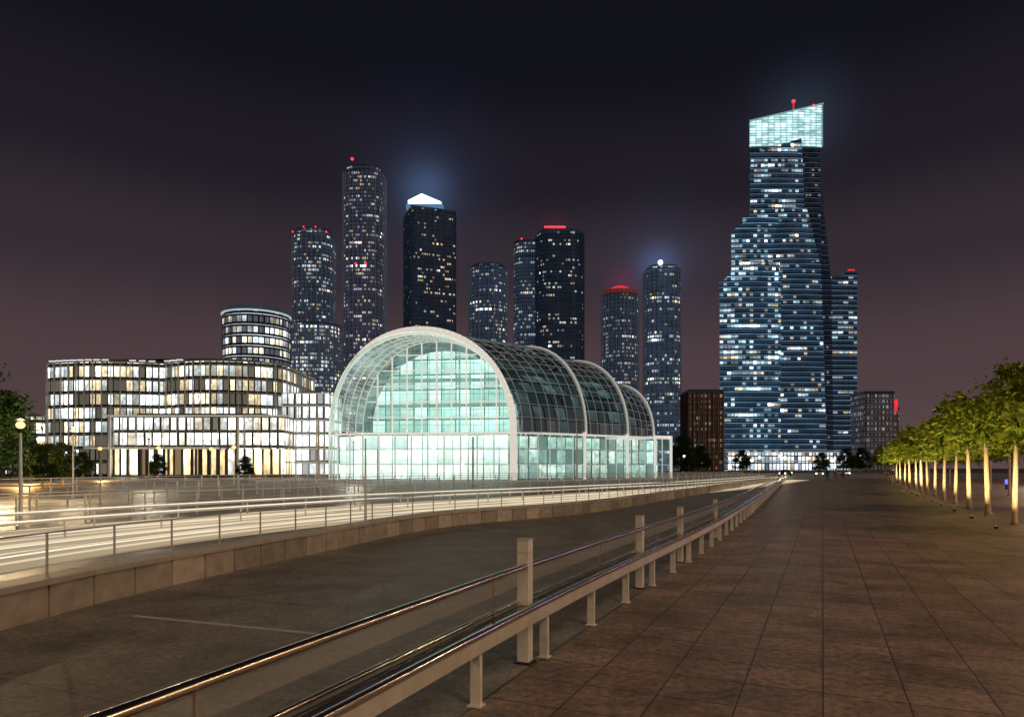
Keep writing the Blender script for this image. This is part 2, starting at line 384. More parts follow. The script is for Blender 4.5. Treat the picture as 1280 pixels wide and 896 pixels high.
ln=MB();ln.sweep([(-4.6,8.3),(-2.0,7.35)],[(-.035,.008),(.035,.008),(.035,.012),(-.035,.012)])
struct(ln.obj('road_marking',M_line))

# ------------------------------------------------------------ foreground railing
rail=thing('metal_railing','long double steel handrail with cream panel beside the plaza','railing',(0,0,0))
def tprof(o,z,r,n=10): return [(o+r*math.cos(2*math.pi*i/n),z+r*math.sin(2*math.pi*i/n)) for i in range(n)]
m=MB();m.sweep(RAIL,tprof(.08,.565,.028,14));m.obj('handrail',M_chrome,parent=rail,smooth=True)
m=MB();m.sweep(RAIL,tprof(-.13,.575,.018,12));m.obj('handrail',M_chrome,parent=rail,smooth=True)
m=MB();m.sweep(RAIL,tprof(-.05,.905,.028,14));m.obj('upper_handrail',M_steel,parent=rail,smooth=True)
def milky():
    m,nt,out=new('frosted_panel');N=NT(nt)
    t=N.n('ShaderNodeBsdfTransparent');d=N.n('ShaderNodeBsdfPrincipled');d.inputs['Base Color'].default_value=(.5,.45,.37,1);d.inputs['Roughness'].default_value=.25
    tc=N.n('ShaderNodeTexCoord');nz=N.n('ShaderNodeTexNoise');nz.inputs['Scale'].default_value=1.5;N.l(tc.outputs['Object'],nz.inputs['Vector'])
    mx=N.n('ShaderNodeMixShader');N.l(N.math('MULTIPLY_ADD',nz.outputs[0],.35,.02),mx.inputs[0]);N.l(t.outputs[0],mx.inputs[1]);N.l(d.outputs[0],mx.inputs[2]);N.l(mx.outputs[0],out.inputs[0]);return m
m=MB();m.sweep(RAIL,[(-.053,.865),(-.047,.865),(-.047,.75),(-.053,.75)]);m.obj('glass_band',milky(),parent=rail)
m=MB();m.sweep(RAIL,[(-.10,.55),(.045,.55),(.045,.53),(-.10,.53)])
M_tray=simple('tray_dark',(.04,.037,.033),.15,.5,noise=.3);m.obj('rail_tray',M_tray,parent=rail)
m=MB();m.sweep(RAIL,[(.07,.528),(.084,.528),(.084,.42),(.07,.42)]);m.obj('side_panel',M_beige,parent=rail)
Z=resample(RAIL,1.45,start=.85)
pm=MB();pm.box((0,0,.198),(.045,.08,.388));pm.box((0,0,.010),(.10,.11,.012));pm.box((0,.04,.46),(.03,.04,.15));pme=pm.mesh('post',[M_post])
for i,(x,y,a) in enumerate(Z[:84]):
    o=bpy.data.objects.new('post',pme);COL.objects.link(o);o.parent=rail;nx,ny=math.sin(a),-math.cos(a)
    o.location=(x+nx*.02,y+ny*.02,.006);o.rotation_euler=(0,0,a)
um=MB();um.box((0,0,.72),(.012,.022,.34));ume=um.mesh('upright',[M_steel])
for i,(x,y,a) in enumerate(resample(RAIL,3.,start=1.1)[:40]):
    o=bpy.data.objects.new('upright',ume);COL.objects.link(o);o.parent=rail;nx,ny=math.sin(a),-math.cos(a)
    o.location=(x-nx*.05,y-ny*.05,.006);o.rotation_euler=(0,0,a)
boll=None
for x,y,s in ((.14,6.30,1.),(1.93,10.2,.95),(3.22,13.0,.92),(5.2,17.4,.88)):
    if boll is None:
        boll=thing('bollard','cream square steel bollard standing in line with the handrail','bollard',(x-.02,y,.008),'bollards along the handrail')
        m=MB();m.box((0,0,.575),(.11,.11,1.11),ANG*-1+math.pi/2);m.obj('shaft',M_post,parent=boll)
        m=MB();m.box((0,0,1.137),(.118,.118,.014),-ANG+math.pi/2);m.box((0,0,1.02),(.114,.114,.012),-ANG+math.pi/2);m.obj('cap',M_beige,parent=boll)
        m=MB();m.box((0,0,.010),(.16,.16,.012),-ANG+math.pi/2);m.obj('base_plate',M_darkm,parent=boll)
    else: copy_thing(boll,(x-.02,y,.008),sc=s)

# ------------------------------------------------------------ low stone wall + railing
sw=thing('stone_wall','low curved wall of pale stone blocks with coping','wall')
m=MB();m.sweep(WALL,[(-.34,0),(-.035,0),(-.035,.40),(-.34,.40)]);m.obj('wall_core',M_darkm,parent=sw)
M_st=[simple('wall_stone_%s'%n,c,.75,scale=4,noise=.5,bump=.5) for n,c in(('pale',(.50,.40,.29)),('mid',(.40,.32,.235)),('dull',(.31,.25,.18)))]
m=MB();pts=resample(WALL,.75)
for (x,y,a),(x2,y2,a2) in zip(pts,pts[1:]):
    cx,cy=(x+x2)/2,(y+y2)/2;aa=math.atan2(y2-y,x2-x)
    m.box((cx,cy,.202),(.722,.05+R.random()*.014,.396),aa,m=R.choice((0,1,1,2)))
m.obj('stone_facing',M_st,parent=sw)
m=MB()
pts=resample(WALL,1.5)
for (x,y,a),(x2,y2,a2) in zip(pts,pts[1:]):
    m.sweep([(x,y),(x+(x2-x)*.99,y+(y2-y)*.99)],[(-.38,.402),(.05,.402),(.05,.46),(.035,.475),(-.36,.475),(-.38,.46)])
m.obj('coping',M_cop,parent=sw)
def fence(path,name,label,z0,h,step,nbar,mat,r=.02,pr=.03,maxp=95):
    t=thing(name,label,'railing')
    m=MB();m.sweep(path,tprof(0,z0+h,r*1.3,8));m.obj('top_rail',mat,parent=t,smooth=True)
    m=MB()
    for k in range(nbar):
        z=z0+h*(k+.6)/(nbar+.6);m.sweep(path,tprof(0,z,r*.45,6))
    m.obj('lower_rail',mat,parent=t)
    mm=MB();mm.box((0,0,h/2),(pr,pr*1.4,h));pme=mm.mesh('post',[mat])
    for x,y,a in resample(path,step)[:maxp]:
        o=bpy.data.objects.new('post',pme);COL.objects.link(o);o.parent=t;o.location=(x,y,z0);o.rotation_euler=(0,0,a)
    return t
M_railw=simple('rail_grey',(.6,.56,.5),.35,.4)
M_railp=simple('rail_pale',(.72,.70,.66),.55,0)
fence(offs(WALL,-.2),'wall_railing','slim steel railing with posts on the low stone wall',.477,.52,1.15,2,M_railw,.009,.018)
fence(F1,'road_fence','thin metal fence with posts between road and pavement',.004,1.05,2.,4,M_railp,.02,.045)
fence(F2,'plaza_fence','grey metal fence in front of the glass hall',.004,1.1,2.5,4,M_railp,.022,.05)
fence(offs(F1,6),'lane_fence','grey metal fence between the lanes',.004,.95,2.,5,M_railp,.02,.045)
fence(offs(STR,-5.2),'median_fence','low grey metal fence along the road median',.004,.9,2.2,2,M_railp,.018,.04)

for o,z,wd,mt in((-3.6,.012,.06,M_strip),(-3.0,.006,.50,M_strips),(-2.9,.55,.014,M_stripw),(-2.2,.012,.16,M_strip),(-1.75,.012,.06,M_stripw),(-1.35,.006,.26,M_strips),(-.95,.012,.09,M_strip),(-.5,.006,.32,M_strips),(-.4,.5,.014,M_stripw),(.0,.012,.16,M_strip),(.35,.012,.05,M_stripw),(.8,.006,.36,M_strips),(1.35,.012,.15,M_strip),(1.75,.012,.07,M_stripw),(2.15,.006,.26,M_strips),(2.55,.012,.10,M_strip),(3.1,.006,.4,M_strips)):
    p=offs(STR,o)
    t=thing('car_light_trail','light trail of passing cars, built as a glowing cream strip','light strip',(0,0,0),'car light trails along the road')  # car light trails built as glowing strips, not road fixtures
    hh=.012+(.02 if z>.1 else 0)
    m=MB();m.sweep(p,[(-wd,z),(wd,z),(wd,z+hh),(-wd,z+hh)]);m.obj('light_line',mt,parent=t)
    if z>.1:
        m=MB();m.sweep(p,[(-.03,z-.06),(.03,z-.06),(.03,z-.005),(-.03,z-.005)])  # added rail that carries a raised trail line
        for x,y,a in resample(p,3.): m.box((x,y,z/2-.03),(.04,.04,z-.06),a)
        m.obj('trail_rail',M_railp,parent=t)

# ------------------------------------------------------------ towers
def rrect(cx,cy,w,d,r,rz=0,n=5):
    P=[]
    for sx,sy,a0 in((1,1,0),(-1,1,90),(-1,-1,180),(1,-1,270)):
        for i in range(n+1):
            a=math.radians(a0+90*i/n);P.append((sx*(w/2-r)+r*math.cos(a),sy*(d/2-r)+r*math.sin(a)))
    c,s=math.cos(rz),math.sin(rz);return [(cx+x*c-y*s,cy+x*s+y*c) for x,y in P]
def circ(cx,cy,rx,ry=None,n=32):
    ry=ry or rx;return [(cx+rx*math.cos(2*math.pi*i/n),cy+ry*math.sin(2*math.pi*i/n)) for i in range(n)]
def arcf(xl,xr,y,b,dep,n=10,sk=.42):
    P=[]
    for i in range(n+1):
        t=i/n;P.append((xl+(xr-xl)*t,y-b*(1-(2*t-1)**2)))
    return P+[(xr+dep*.2,y+dep),(xl+dep*sk,y+dep)]
def grow(poly,e):
    cx=sum(p[0] for p in poly)/len(poly);cy=sum(p[1] for p in poly)/len(poly)
    r=[]
    for x,y in poly:
        L=math.hypot(x-cx,y-cy);r.append((cx+(x-cx)*(1+e/L),cy+(y-cy)*(1+e/L)))
    return r
def slabs(m,poly,z0,z1,ch,th=.45,e=.5,mi=0):
    z=math.ceil(z0/ch)*ch
    q=grow(poly,e)
    while z<z1-.2:
        m.prism(q,z-th*.3,z+th*.7,mi,bottom=True);z+=ch
def fins(m,poly,z0,z1,step,w=.25,e=.35):
    q=grow(poly,e*.4)
    P=[(x,y) for x,y in q]+[q[0]]
    for x,y,a in resample(P,step): m.box((x,y,(z0+z1)/2),(w,e,z1-z0),a)
def tower(name,label,parts,crown=None):
    x0=sum(p[0] for p in parts[0][0])/len(parts[0][0]);y0=sum(p[1] for p in parts[0][0])/len(parts[0][0])
    org=(x0,y0,0);t=thing(name,label,'building',org)
    for i,(poly,z0,z1,mat,ch,sm,*ex) in enumerate(parts):
        m=MB();m.prism(poly,z0,z1,0,1);m.obj('glass_facade',[mat,M_conc],org,t)
        if sm:
            m=MB();slabs(m,poly,z0+1,z1,ch);m.obj('floor_band',sm,org,t)
        if ex and ex[0]:
            m=MB();fins(m,poly,z0,z1,ex[0],.6,1.2);m.obj('facade_fin',ex[1],org,t)
        m=MB();q=grow(poly,.3);m.prism(q,z1+.0,z1+1.4,0,bottom=True);m.obj('parapet',M_slabd,org,t)
    return t,org
def beacon(t,org,loc,r,mat,mast=0):
    m=MB();m.sphere(loc,r);m.obj('beacon',mat,org,t,True)
    if mast: m=MB();m.tube([(loc[0],loc[1],loc[2]-mast),(loc[0],loc[1],loc[2]-r)],[r*.4,r*.2],6);m.obj('mast',M_conc,org,t)
ch=3.9
A=facade('f_t1',2.1,ch,.30,4.2,seed=1,dim=.09,warmp=.25,cluster=1.4,band=.5,my=.35,dimc=(.3,.42,.62),patch=True,pw=3,run=.12)
A2=facade('f_t1b',2.1,ch,.46,4.2,seed=51,dim=.13,warmp=.3,cluster=1.3,band=.8,my=.33,dimc=(.35,.42,.55),patch=True,pw=2.6,run=.12)
B=facade('f_t2',2.1,ch,.30,4.2,seed=2,dim=.09,warmp=.35,cool=(.65,.68,1),cluster=1.4,band=.45,white=(1,.88,.92),my=.35,dimc=(.36,.38,.6),bandc=(.6,.62,1),patch=True,pw=3,run=.12)
C=facade('f_t3',2.2,ch,.10,4.2,seed=3,dim=.035,warmp=.75,cluster=1.4,band=.16,my=.4,patch=True,pw=2.6,run=.12)
D=facade('f_t4',2.1,ch,.25,3.8,seed=4,dim=.09,warmp=.5,warm=(1,.85,.5),band=.4,my=.35,patch=True,pw=2.8,cluster=1.3)
E=facade('f_t5',2.1,ch,.25,3.6,seed=5,dim=.09,warmp=.3,cool=(.5,.9,1),band=.4,my=.35,patch=True,pw=2.8,cluster=1.3)
E2=facade('f_t5b',2.2,ch,.10,4.2,seed=6,dim=.035,warmp=.5,cool=(.5,.9,1),cluster=1.4,band=.22,my=.4,patch=True,pw=2.6,run=.12)
F=facade('f_t6',2.2,ch,.32,3.4,seed=7,dim=.08,warmp=.5,cool=(.8,.85,1),band=.3,my=.35,patch=True,pw=2.6,cluster=1.2)
G=facade('f_t7',2.6,ch,.28,3.6,seed=8,dim=.09,warmp=.2,cool=(.5,.8,1),rowamp=.9,cluster=1.0,band=.6,my=.35,patch=True,pw=2.6,run=.2)

t,o=tower('skyscraper','slender rounded glass skyscraper with wider base and red roof lights',[
 (rrect(-203,702,54,46,18),0,146,A2,ch,M_slab,5,M_fin),(rrect(-204.7,706,41,38,15),146,238,A,ch,M_slab,5,M_fin),(rrect(-204.7,706,34,32,13),238,244,A,ch,None)])
for dx in(-17,-6,6,17): beacon(t,o,(-204.7+dx,690,245.5 if abs(dx)<10 else 240.5),.8,M_red)
t,o=tower('skyscraper','very tall slender tower with red beacon at its top',[
 (rrect(-152.2,706,41,38,13),0,302,B,ch,M_slab,4.5,M_fin),(rrect(-153,706,36,30,12),302,308,B,ch,None)])
beacon(t,o,(-162,692,315),1.5,M_red,7);beacon(t,o,(-157,686,207),1.1,M_red);beacon(t,o,(-147,686,207),1.1,M_red)
t,o=tower('skyscraper','dark square tower with glowing blue white pitched crown',[
 (rrect(-87.6,722,47,42,3,.35),0,268,C,ch,M_slabd,6,M_slabd)])
cx=-93
q=[(-107,702),(-100,702),(cx,702),(-82,702),(-73,702),(-73,722),(-82,722),(cx,722),(-100,722),(-107,722)]
m=MB();m.prism(q,273,274,0,topf=lambda x,y:284-abs(x-cx)*(.5 if x<cx else .42));m.obj('lit_crown',M_bluew,o,t)
m=MB();m.prism(rrect(-90,713,38,24,1),269.4,273,0);m.obj('crown_frame',simple('crown_blue',(.1,.15,.2),.4,emit=(.2,.5,.9),es=.35),o,t)
t,o=tower('skyscraper','round glass tower with scattered warm windows',[
 (circ(-24.6,706,19.7,17),0,206,D,ch,M_slab,5,M_fin),(circ(-24.6,706,16,13),206,209,D,ch,None)])
t,o=tower('skyscraper','paired rounded glass tower with red neon roof line',[
 (rrect(18,716,32,30,11),0,235,E,ch,M_slab),(rrect(48.8,702,48,44,14),0,238,E2,ch,M_slabd,5,M_slabd),(rrect(47,704,38,34,12),238,242,E2,ch,None)])
m=MB();m.box((43,684,243.2),(21,1.2,1.4));m.obj('red_neon_bar',M_red,o,t);beacon(t,o,(10,702,237.5),.9,M_red);beacon(t,o,(68,692,240.5),.8,M_red)
t,o=tower('skyscraper','round tower with red glowing domed roof',[
 (circ(111.6,706,18.8,17),0,178,F,ch,M_slab,4,M_fin)])
m=MB();m.sphere((111.6,706,180),14,nu=20,nv=10,sz=.7);m.obj('dome',M_redd,o,t,True)
m=MB();m.prism(circ(111.6,706,17.5,15.5),179.5,184,0,bottom=True);m.obj('crown_ring',simple('crown_dark',(.06,.03,.03),.6,emit=(.8,.1,.1),es=.12),o,t)
t,o=tower('skyscraper','rounded glass tower with bright blue white rooftop light',[
 (rrect(155,706,36,34,12),0,203,G,ch,M_slab,5,M_fin),(rrect(155,706,30,28,10),203,207,G,ch,None)])
beacon(t,o,(150,690,209.5),2.6,M_bluew)
BR=facade('f_brown',2.2,3.2,.35,1.2,base=(.10,.07,.05),seed=9,dim=.05,dimc=(.6,.35,.2),warmp=.8,warm=(1,.7,.42),cluster=.5,mx=.2,my=.35)
tower('apartment_block','brown apartment block with warm windows',[(rrect(112.5,404,20,18,1),0,46,BR,3.2,simple('slab_brown',(.16,.10,.07),.7),2.8,simple('pier_brown',(.19,.12,.085),.7))])
BR2=facade('f_grey',2.2,3.2,.3,1.2,base=(.14,.12,.14),seed=10,dim=.09,dimc=(.5,.5,.6),warmp=.3,cluster=.6,mx=.2,my=.35)
t,o=tower('apartment_block','grey slab apartment block with red roof sign',[(rrect(213,404,17,18,1,.0),0,45,BR2,3.2,simple('slab_grey',(.2,.19,.2),.7,emit=(.5,.5,.6),es=.05)),(rrect(223.5,408,7,16,.6),0,36,BR2,3.2,None)])
m=MB();m.box((224,399,38.5),(2.6,.6,7));m.obj('red_sign',M_redl,o,t)

# --- big tower
BW=2.6;CB=3.7
H1=facade('f_big1',BW,CB,.28,4.4,seed=11,base=(.006,.011,.02),dim=.07,dimc=(.15,.4,.75),warmp=.18,cool=(.45,.8,1),cluster=1.4,rowamp=.7,band=1.0,bandc=(.35,.65,1),my=.42,patch=True,run=.16,pw=2.2,mx=.03)
H2=facade('f_big2',BW,CB,.42,4.2,seed=12,base=(.006,.011,.02),dim=.09,dimc=(.15,.45,.8),warmp=.14,cool=(.4,.8,1),cluster=1.4,rowamp=.7,band=1.2,bandc=(.35,.65,1),my=.40,patch=True,run=.16,pw=2.2,mx=.03)
H3=facade('f_big3',2.4,CB,.05,2.6,seed=13,base=(.005,.008,.016),dim=.025,dimc=(.15,.4,.8),warmp=.2,cluster=.4,rowamp=.2,band=.45,bandc=(.3,.6,1),my=.45)
H4=facade('f_crown',4.4,1.9,1.6,1.05,seed=14,base=(.1,.13,.13),dim=.35,dimc=(.35,.8,.88),warmp=.0,cool=(.50,.92,1.),white=(.85,1,1),cluster=.3,rowamp=.1,my=.16,band=.4,bandc=(.6,1,1),pw=.6,floor=.22,mx=.015,hot=.9,clear=.4)
H5=facade('f_wing',4.,CB,.16,4.4,seed=15,base=(.008,.014,.026),dim=.05,dimc=(.15,.4,.8),warmp=.1,cool=(.5,.85,1),cluster=1.0,rowamp=.8,band=.8,my=.45,run=.2,mx=.03)
org=(205,510,0);bt=thing('skyscraper','giant stepped dark glass skyscraper with glowing teal crown','building',org)
def vol(poly,z0,z1,mat,poly1=None,topf=None,sm=None,sl=True,ch=3.7):
    sm=sm or M_slabbig
    m=MB();m.prism(poly,z0,z1,0,1,poly1,topf);m.obj('glass_facade',[mat,M_conc],org,bt)
    if sl:
        m=MB();z=math.ceil((z0+1)/ch)*ch
        while z<z1-.5:
            if poly1:
                t=(z-z0)/(z1-z0);q=[(a[0]*(1-t)+b[0]*t,a[1]*(1-t)+b[1]*t) for a,b in zip(poly,poly1)]
            else:q=poly
            m.prism(grow(q,.45),z-.2,z+.3,0,bottom=True);z+=ch
        m.obj('floor_band',sm,org,bt)
vol(arcf(174.5,227,502,1,26),0,238,H3,sm=M_slabd)
slope=lambda x,y:255.5+(x-174)*.235
m=MB();m.prism(arcf(174.2,227.3,501,1,20),238,250,0,None,None,slope);m.obj('lit_crown',H4,org,bt)
m=MB()
for i in range(13):
    x=174.2+53.1*i/12;m.box((x,499.6-1*(1-(2*i/12-1)**2),(237+slope(x,0))/2),(.22,.6,slope(x,0)-237))
m.beam((173.8,499,slope(173.8,0)),(227.6,499,slope(227.6,0)),.8,.8)
m.obj('crown_frame',simple('crown_steel',(.2,.25,.25),.4,emit=(.5,.9,.9),es=.3),org,bt)
vol(arcf(172.0,212,494,1.0,20),175,232,H1,arcf(173.2,210,495,1.0,20),lambda x,y:229+(x-173)*.32)
vol(arcf(187,226,489,1.5,22),0,150,H1,arcf(187.5,222,491,1.5,22))
vol(arcf(187.5,221,491,1.5,22),150,189,H1,arcf(188,213,493,1.5,22))
vol(arcf(158.0,192,492,1.2,22),0,174,H2,None,lambda x,y:172+min(1,max(0,(x-158)/8))*6)
vol(arcf(166,192,491.5,1.2,20),176,182,H2,sl=False)
vol(arcf(147.2,190.5,484,1.5,26),0,135,H2,None,lambda x,y:132+min(1,max(0,(x-147)/9))*9)
vol(arcf(155.8,190,484.5,1.5,24),135,148,H2)
vol(arcf(205,238.5,506,1,25),0,142,H3,arcf(203,236.5,506,1,25),sm=M_slabd)
vol(arcf(203,236.5,506,1,25),142,225,H3,arcf(200,227.5,506,1,25),sm=M_slabd)
vol(arcf(229.5,256.3,507,1,25),0,144,H5)
vol(arcf(246,256.3,506.5,.5,20),144,147,H5,sl=False)
m=MB();m.box((251,505,148.2),(5,.8,.9));m.obj('red_neon_bar',M_redl,org,bt)
m=MB();m.tube([(209.5,508,255),(209.5,508,274)],[.9,.4],6);m.obj('mast',M_redl,org,bt);m=MB();m.sphere((209.5,508,274.5),1.3);m.obj('beacon',M_red,org,bt)
m=MB();m.sphere((223,505,270),.8);m.obj('beacon',M_red,org,bt)
L1=facade('f_lobby',2.5,5.,.95,2.4,seed=16,base=(.2,.2,.2),dim=.3,warmp=.15,cool=(.7,.9,1),cluster=.3,rowamp=.1,my=.12,pw=1,hot=.5)
m=MB();m.prism(arcf(150,236,474,3,25),0,13,0,1);m.obj('podium',[L1,M_conc],org,bt)
m=MB();slabs(m,arcf(150,236,474,3,25),1,15,6.4,.8,.8);m.obj('podium_canopy',M_slabw,org,bt)

# ------------------------------------------------------------ left buildings
OC=2.95
O1=facade('f_off',1.25,OC,.82,4.4,seed=20,base=(.02,.02,.022),dim=.22,dimc=(.6,.54,.38),warmp=.42,warm=(1,.80,.48),cool=(.8,.95,1),cluster=1.2,rowamp=.3,my=.20,mx=.08,pw=2.4,floor=.10,hot=.85,run=.14)
O3=facade('f_lobby2',1.6,2.9,.95,3.4,seed=22,base=(.08,.08,.075),dim=.30,dimc=(.8,.75,.6),warmp=.35,warm=(1,.88,.62),cool=(.92,1,1),cluster=1.2,rowamp=.1,my=.16,mx=.10,pw=1.8,floor=.16,hot=1.0,run=.25)
O3b=facade('f_lobby3',1.7,5.6,.85,3.0,seed=25,base=(.08,.07,.06),dim=.22,dimc=(1,.7,.4),warmp=.6,warm=(1,.72,.36),cool=(1,.98,.9),cluster=1.2,rowamp=.1,my=.10,mx=.12,pw=1.8,floor=.15,hot=1.0,run=.4)
O4=facade('f_cyl',1.7,3.3,.65,4.2,seed=23,base=(.02,.022,.028),dim=.20,dimc=(.45,.5,.55),warmp=.35,warm=(1,.88,.6),cool=(.7,.9,1),cluster=1.0,rowamp=.5,my=.36,band=1.8,bandc=(.8,.9,1),hot=.6)
O5=facade('f_white',1.5,2.9,.95,2.6,seed=24,base=(.2,.2,.2),dim=.40,dimc=(.75,.85,.9),warmp=.12,cool=(.8,.92,1),cluster=.9,rowamp=.2,my=.18,mx=.09,pw=1.5,floor=.18,hot=.8)
def office(label,poly,H,mat,ch,sm,step,fm,lobby=None,cap=True,th=.20,e=.28,fw=.09,fe=.25):
    x0=sum(p[0] for p in poly)/len(poly);y0=sum(p[1] for p in poly)/len(poly);org=(x0,y0,0)
    t=thing('office_building',label,'building',org)
    m=MB();m.prism(poly,0,H,0,1);m.obj('glass_facade',[mat,M_conc],org,t)
    m=MB();slabs(m,poly,1,H,ch,th,e);m.obj('floor_band',sm,org,t)
    m=MB();fins(m,poly,0,H,step,fw,fe);m.obj('mullion',fm,org,t)
    if cap:
        m=MB();m.prism(grow(poly,.1),H,H+.25,0,bottom=True);m.obj('roof_slab',sm,org,t)
        m=MB();m.prism(grow(poly,-4),H+.25,H+.8,0);m.obj('roof_plant',M_conc,org,t)
    return t,org
M_f1=simple('fin_dark',(.06,.06,.065),.4,.3)
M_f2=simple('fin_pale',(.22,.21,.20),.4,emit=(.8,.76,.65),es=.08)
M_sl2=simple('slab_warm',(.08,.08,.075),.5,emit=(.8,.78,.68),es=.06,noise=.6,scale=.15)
def blockfront():
    P=[(-102.6,156),(-102.2,151)]
    for i in range(15):
        t=i/14;P.append((-100.6+25.0*t,147.6-2.6*math.sin(math.pi*t)**.9))
    for i in range(1,15):
        t=i/14;P.append((-75.6+24.0*t,147.6-(4.0*math.sin(math.pi*t)**.9)))
    return P+[(-50.2,150),(-49.8,156),(-49.8,172),(-102.6,172)]
BF=blockfront()
t,o=office('long curved glass office block with bright and warm lit floors',BF,24.3,O1,OC,M_sl2,1.9,M_f2,fw=.10,fe=.45)
m=MB()
for i in range(17):
    x,y=BF[3+i] if i<13 else BF[3+i]
    if i in(8,9,13): continue
    m.box((x,y-.2,24.75),(1.3,.35,.22))
m.obj('roof_light_line',simple('roof_line',(.3,.3,.3),.5,emit=(.9,.95,1),es=.8,noise=.5),o,t)
t,o=office('glass podium hall with bright lobby and columns',rrect(-60.5,135.5,33,9,1.5),11.6,O3,2.9,M_sl2,2.6,M_white,th=.2)
m=MB();m.prism(rrect(-60.5,135.1,33.4,9,1.5),0,5.5,0,1);m.obj('lobby_glass',[O3b,M_conc],o,t)
m=MB()
for i in range(9):m.tube([(-78+i*2.6,129.2,0),(-78+i*2.6,129.2,5.4)],.24,8)
m.obj('column',M_f1,o,t)
m=MB();m.box((-68,129.3,5.6),(24,3.2,.3));m.obj('entrance_canopy',M_slabw,o,t)
m=MB();m.box((-60.5,130.5,11.8),(35,1.2,.25));m.obj('cornice',M_slabw,o,t)
m=MB();m.box((-76.4,129.6,5.8),(.4,.5,11.6));m.box((-52.,129.6,5.8),(.3,.5,11.6));m.obj('pier',M_white,o,t)
t,o=office('cylindrical glass office tower with banded lit floors',circ(-83.0,222,10.3,10.3,36),51,O4,3.3,M_slab,3.4,M_f1,cap=False,th=.35)
m=MB();m.prism(circ(-83.0,222,9.0,9.0,30),51,53,0,bottom=True);m.obj('roof_plant',M_slab,o,t)
m=MB();m.prism(circ(-83.0,222,10.8,10.8,36),50.8,51.2,0,bottom=True);m.obj('roof_slab',simple('roof_ring',(.5,.55,.6),.5,emit=(.7,.9,1),es=.5),o,t)
office('bright white glass office block beside the hall',rrect(-42.5,146,9.5,12,.6),17,O5,2.9,M_slabw,1.8,M_white)
office('low dark office block with lit windows',rrect(-116,190,16,14,1),20,O1,OC,M_sl2,2.4,M_f1)
office('low long office block behind the plaza',rrect(-107,156,8,14,1),13,O1,OC,M_sl2,2.4,M_f1)

# ------------------------------------------------------------ glass hall
HO=(0,112,0);hall=thing('glass_hall','large vaulted glass hall glowing teal with white arch rib','building',HO)
def arch(L,Rr,sp,top,n=24,ex=2.15,bend=None):
    P=[]
    for i in range(n+1):
        a=math.pi*i/n;c,s=math.cos(a),math.sin(a)
        h=(1+math.copysign(abs(c)**(2/ex),c))/2
        z=sp+(top-sp)*abs(s)**(2/ex)
        if bend:
            x,y=bend(1-h);P.append((x,y,z))
        else: P.append((L[0]+(Rr[0]-L[0])*h,L[1]+(Rr[1]-L[1])*h,z))
    return P
def lerp(a,b,t): return tuple(x*(1-t)+y*t for x,y in zip(a,b))
SP=7.2
R0=(.2,102);LF=(-22.8,104.4)
def plan(t): return (.2-30.2*t,102-.3+10.3*max(0,t)**2.4)
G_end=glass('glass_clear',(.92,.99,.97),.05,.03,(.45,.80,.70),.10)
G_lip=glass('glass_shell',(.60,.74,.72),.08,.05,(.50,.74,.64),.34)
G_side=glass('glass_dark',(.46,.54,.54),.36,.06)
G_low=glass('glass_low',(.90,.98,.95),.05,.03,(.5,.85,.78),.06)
def vault(Aa,Ab,gm,mm,nl,name='vault_glass',rib=.28,skip=1,sub=.10,i0=0,i1=None):
    i1=i1 or len(Aa)-1
    m=MB()
    for i in range(i0,i1): m.face([Aa[i],Aa[i+1],Ab[i+1],Ab[i]])
    m.obj(name,gm,HO,hall)
    m=MB()
    for i in range(i0,i1+1,skip):
        for j in range(nl):
            m.beam(lerp(Aa[i],Ab[i],j/nl),lerp(Aa[i],Ab[i],(j+1)/nl),sub)
    for j in range(nl+1):
        for i in range(i0,i1): m.beam(lerp(Aa[i],Ab[i],j/nl),lerp(Aa[i+1],Ab[i+1],j/nl),rib if j in(0,nl) else sub*1.3)
    m.obj('vault_mullion',mm,HO,hall)
def ribm(Ai,feet,wd,dp,mat=M_ribd,name='arch_rib'):
    m=MB();P=([(Ai[0][0],Ai[0][1],0)] if feet else [])+Ai
    for a,b in zip(P,P[1:]): m.beam(a,b,wd,dp)
    m.obj(name,mat,HO,hall)
AS=arch(None,None,SP,22.8,48,2.15,plan)
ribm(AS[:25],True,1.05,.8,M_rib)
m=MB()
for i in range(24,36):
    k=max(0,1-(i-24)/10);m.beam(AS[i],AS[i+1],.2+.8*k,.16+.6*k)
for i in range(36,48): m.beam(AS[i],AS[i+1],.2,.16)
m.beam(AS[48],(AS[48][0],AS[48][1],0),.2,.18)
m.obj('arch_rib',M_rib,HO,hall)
A0=arch(None,None,SP,22.6,24,2.15,plan)
A1=arch((-8.5,124),(11.8,110),SP,22.4)
vault(A0,A1,G_side,M_mulld,8,rib=.16,sub=.07,i1=18)
ribm([(x+.2,y,z+.15) for x,y,z in A1],False,.30,.30)
B0=arch((-8,123.5),(11.5,110.5),SP-.1,21.2);B1=arch((1.5,131),(19.6,116.2),SP-.1,21.0)
vault(B0,B1,G_side,M_mulld,6,rib=.16,sub=.07);ribm([(x+.2,y,z+.15) for x,y,z in B1],False,.30,.30)
C0=arch((1.8,130.6),(19.3,116.5),SP-.2,19.8);C1=arch((13,135),(25,121),SP-.2,17.2)
vault(C0,C1,G_side,M_mulld,5,rib=.16,sub=.07);ribm([(x+.2,y,z+.15) for x,y,z in C1],False,.30,.30)
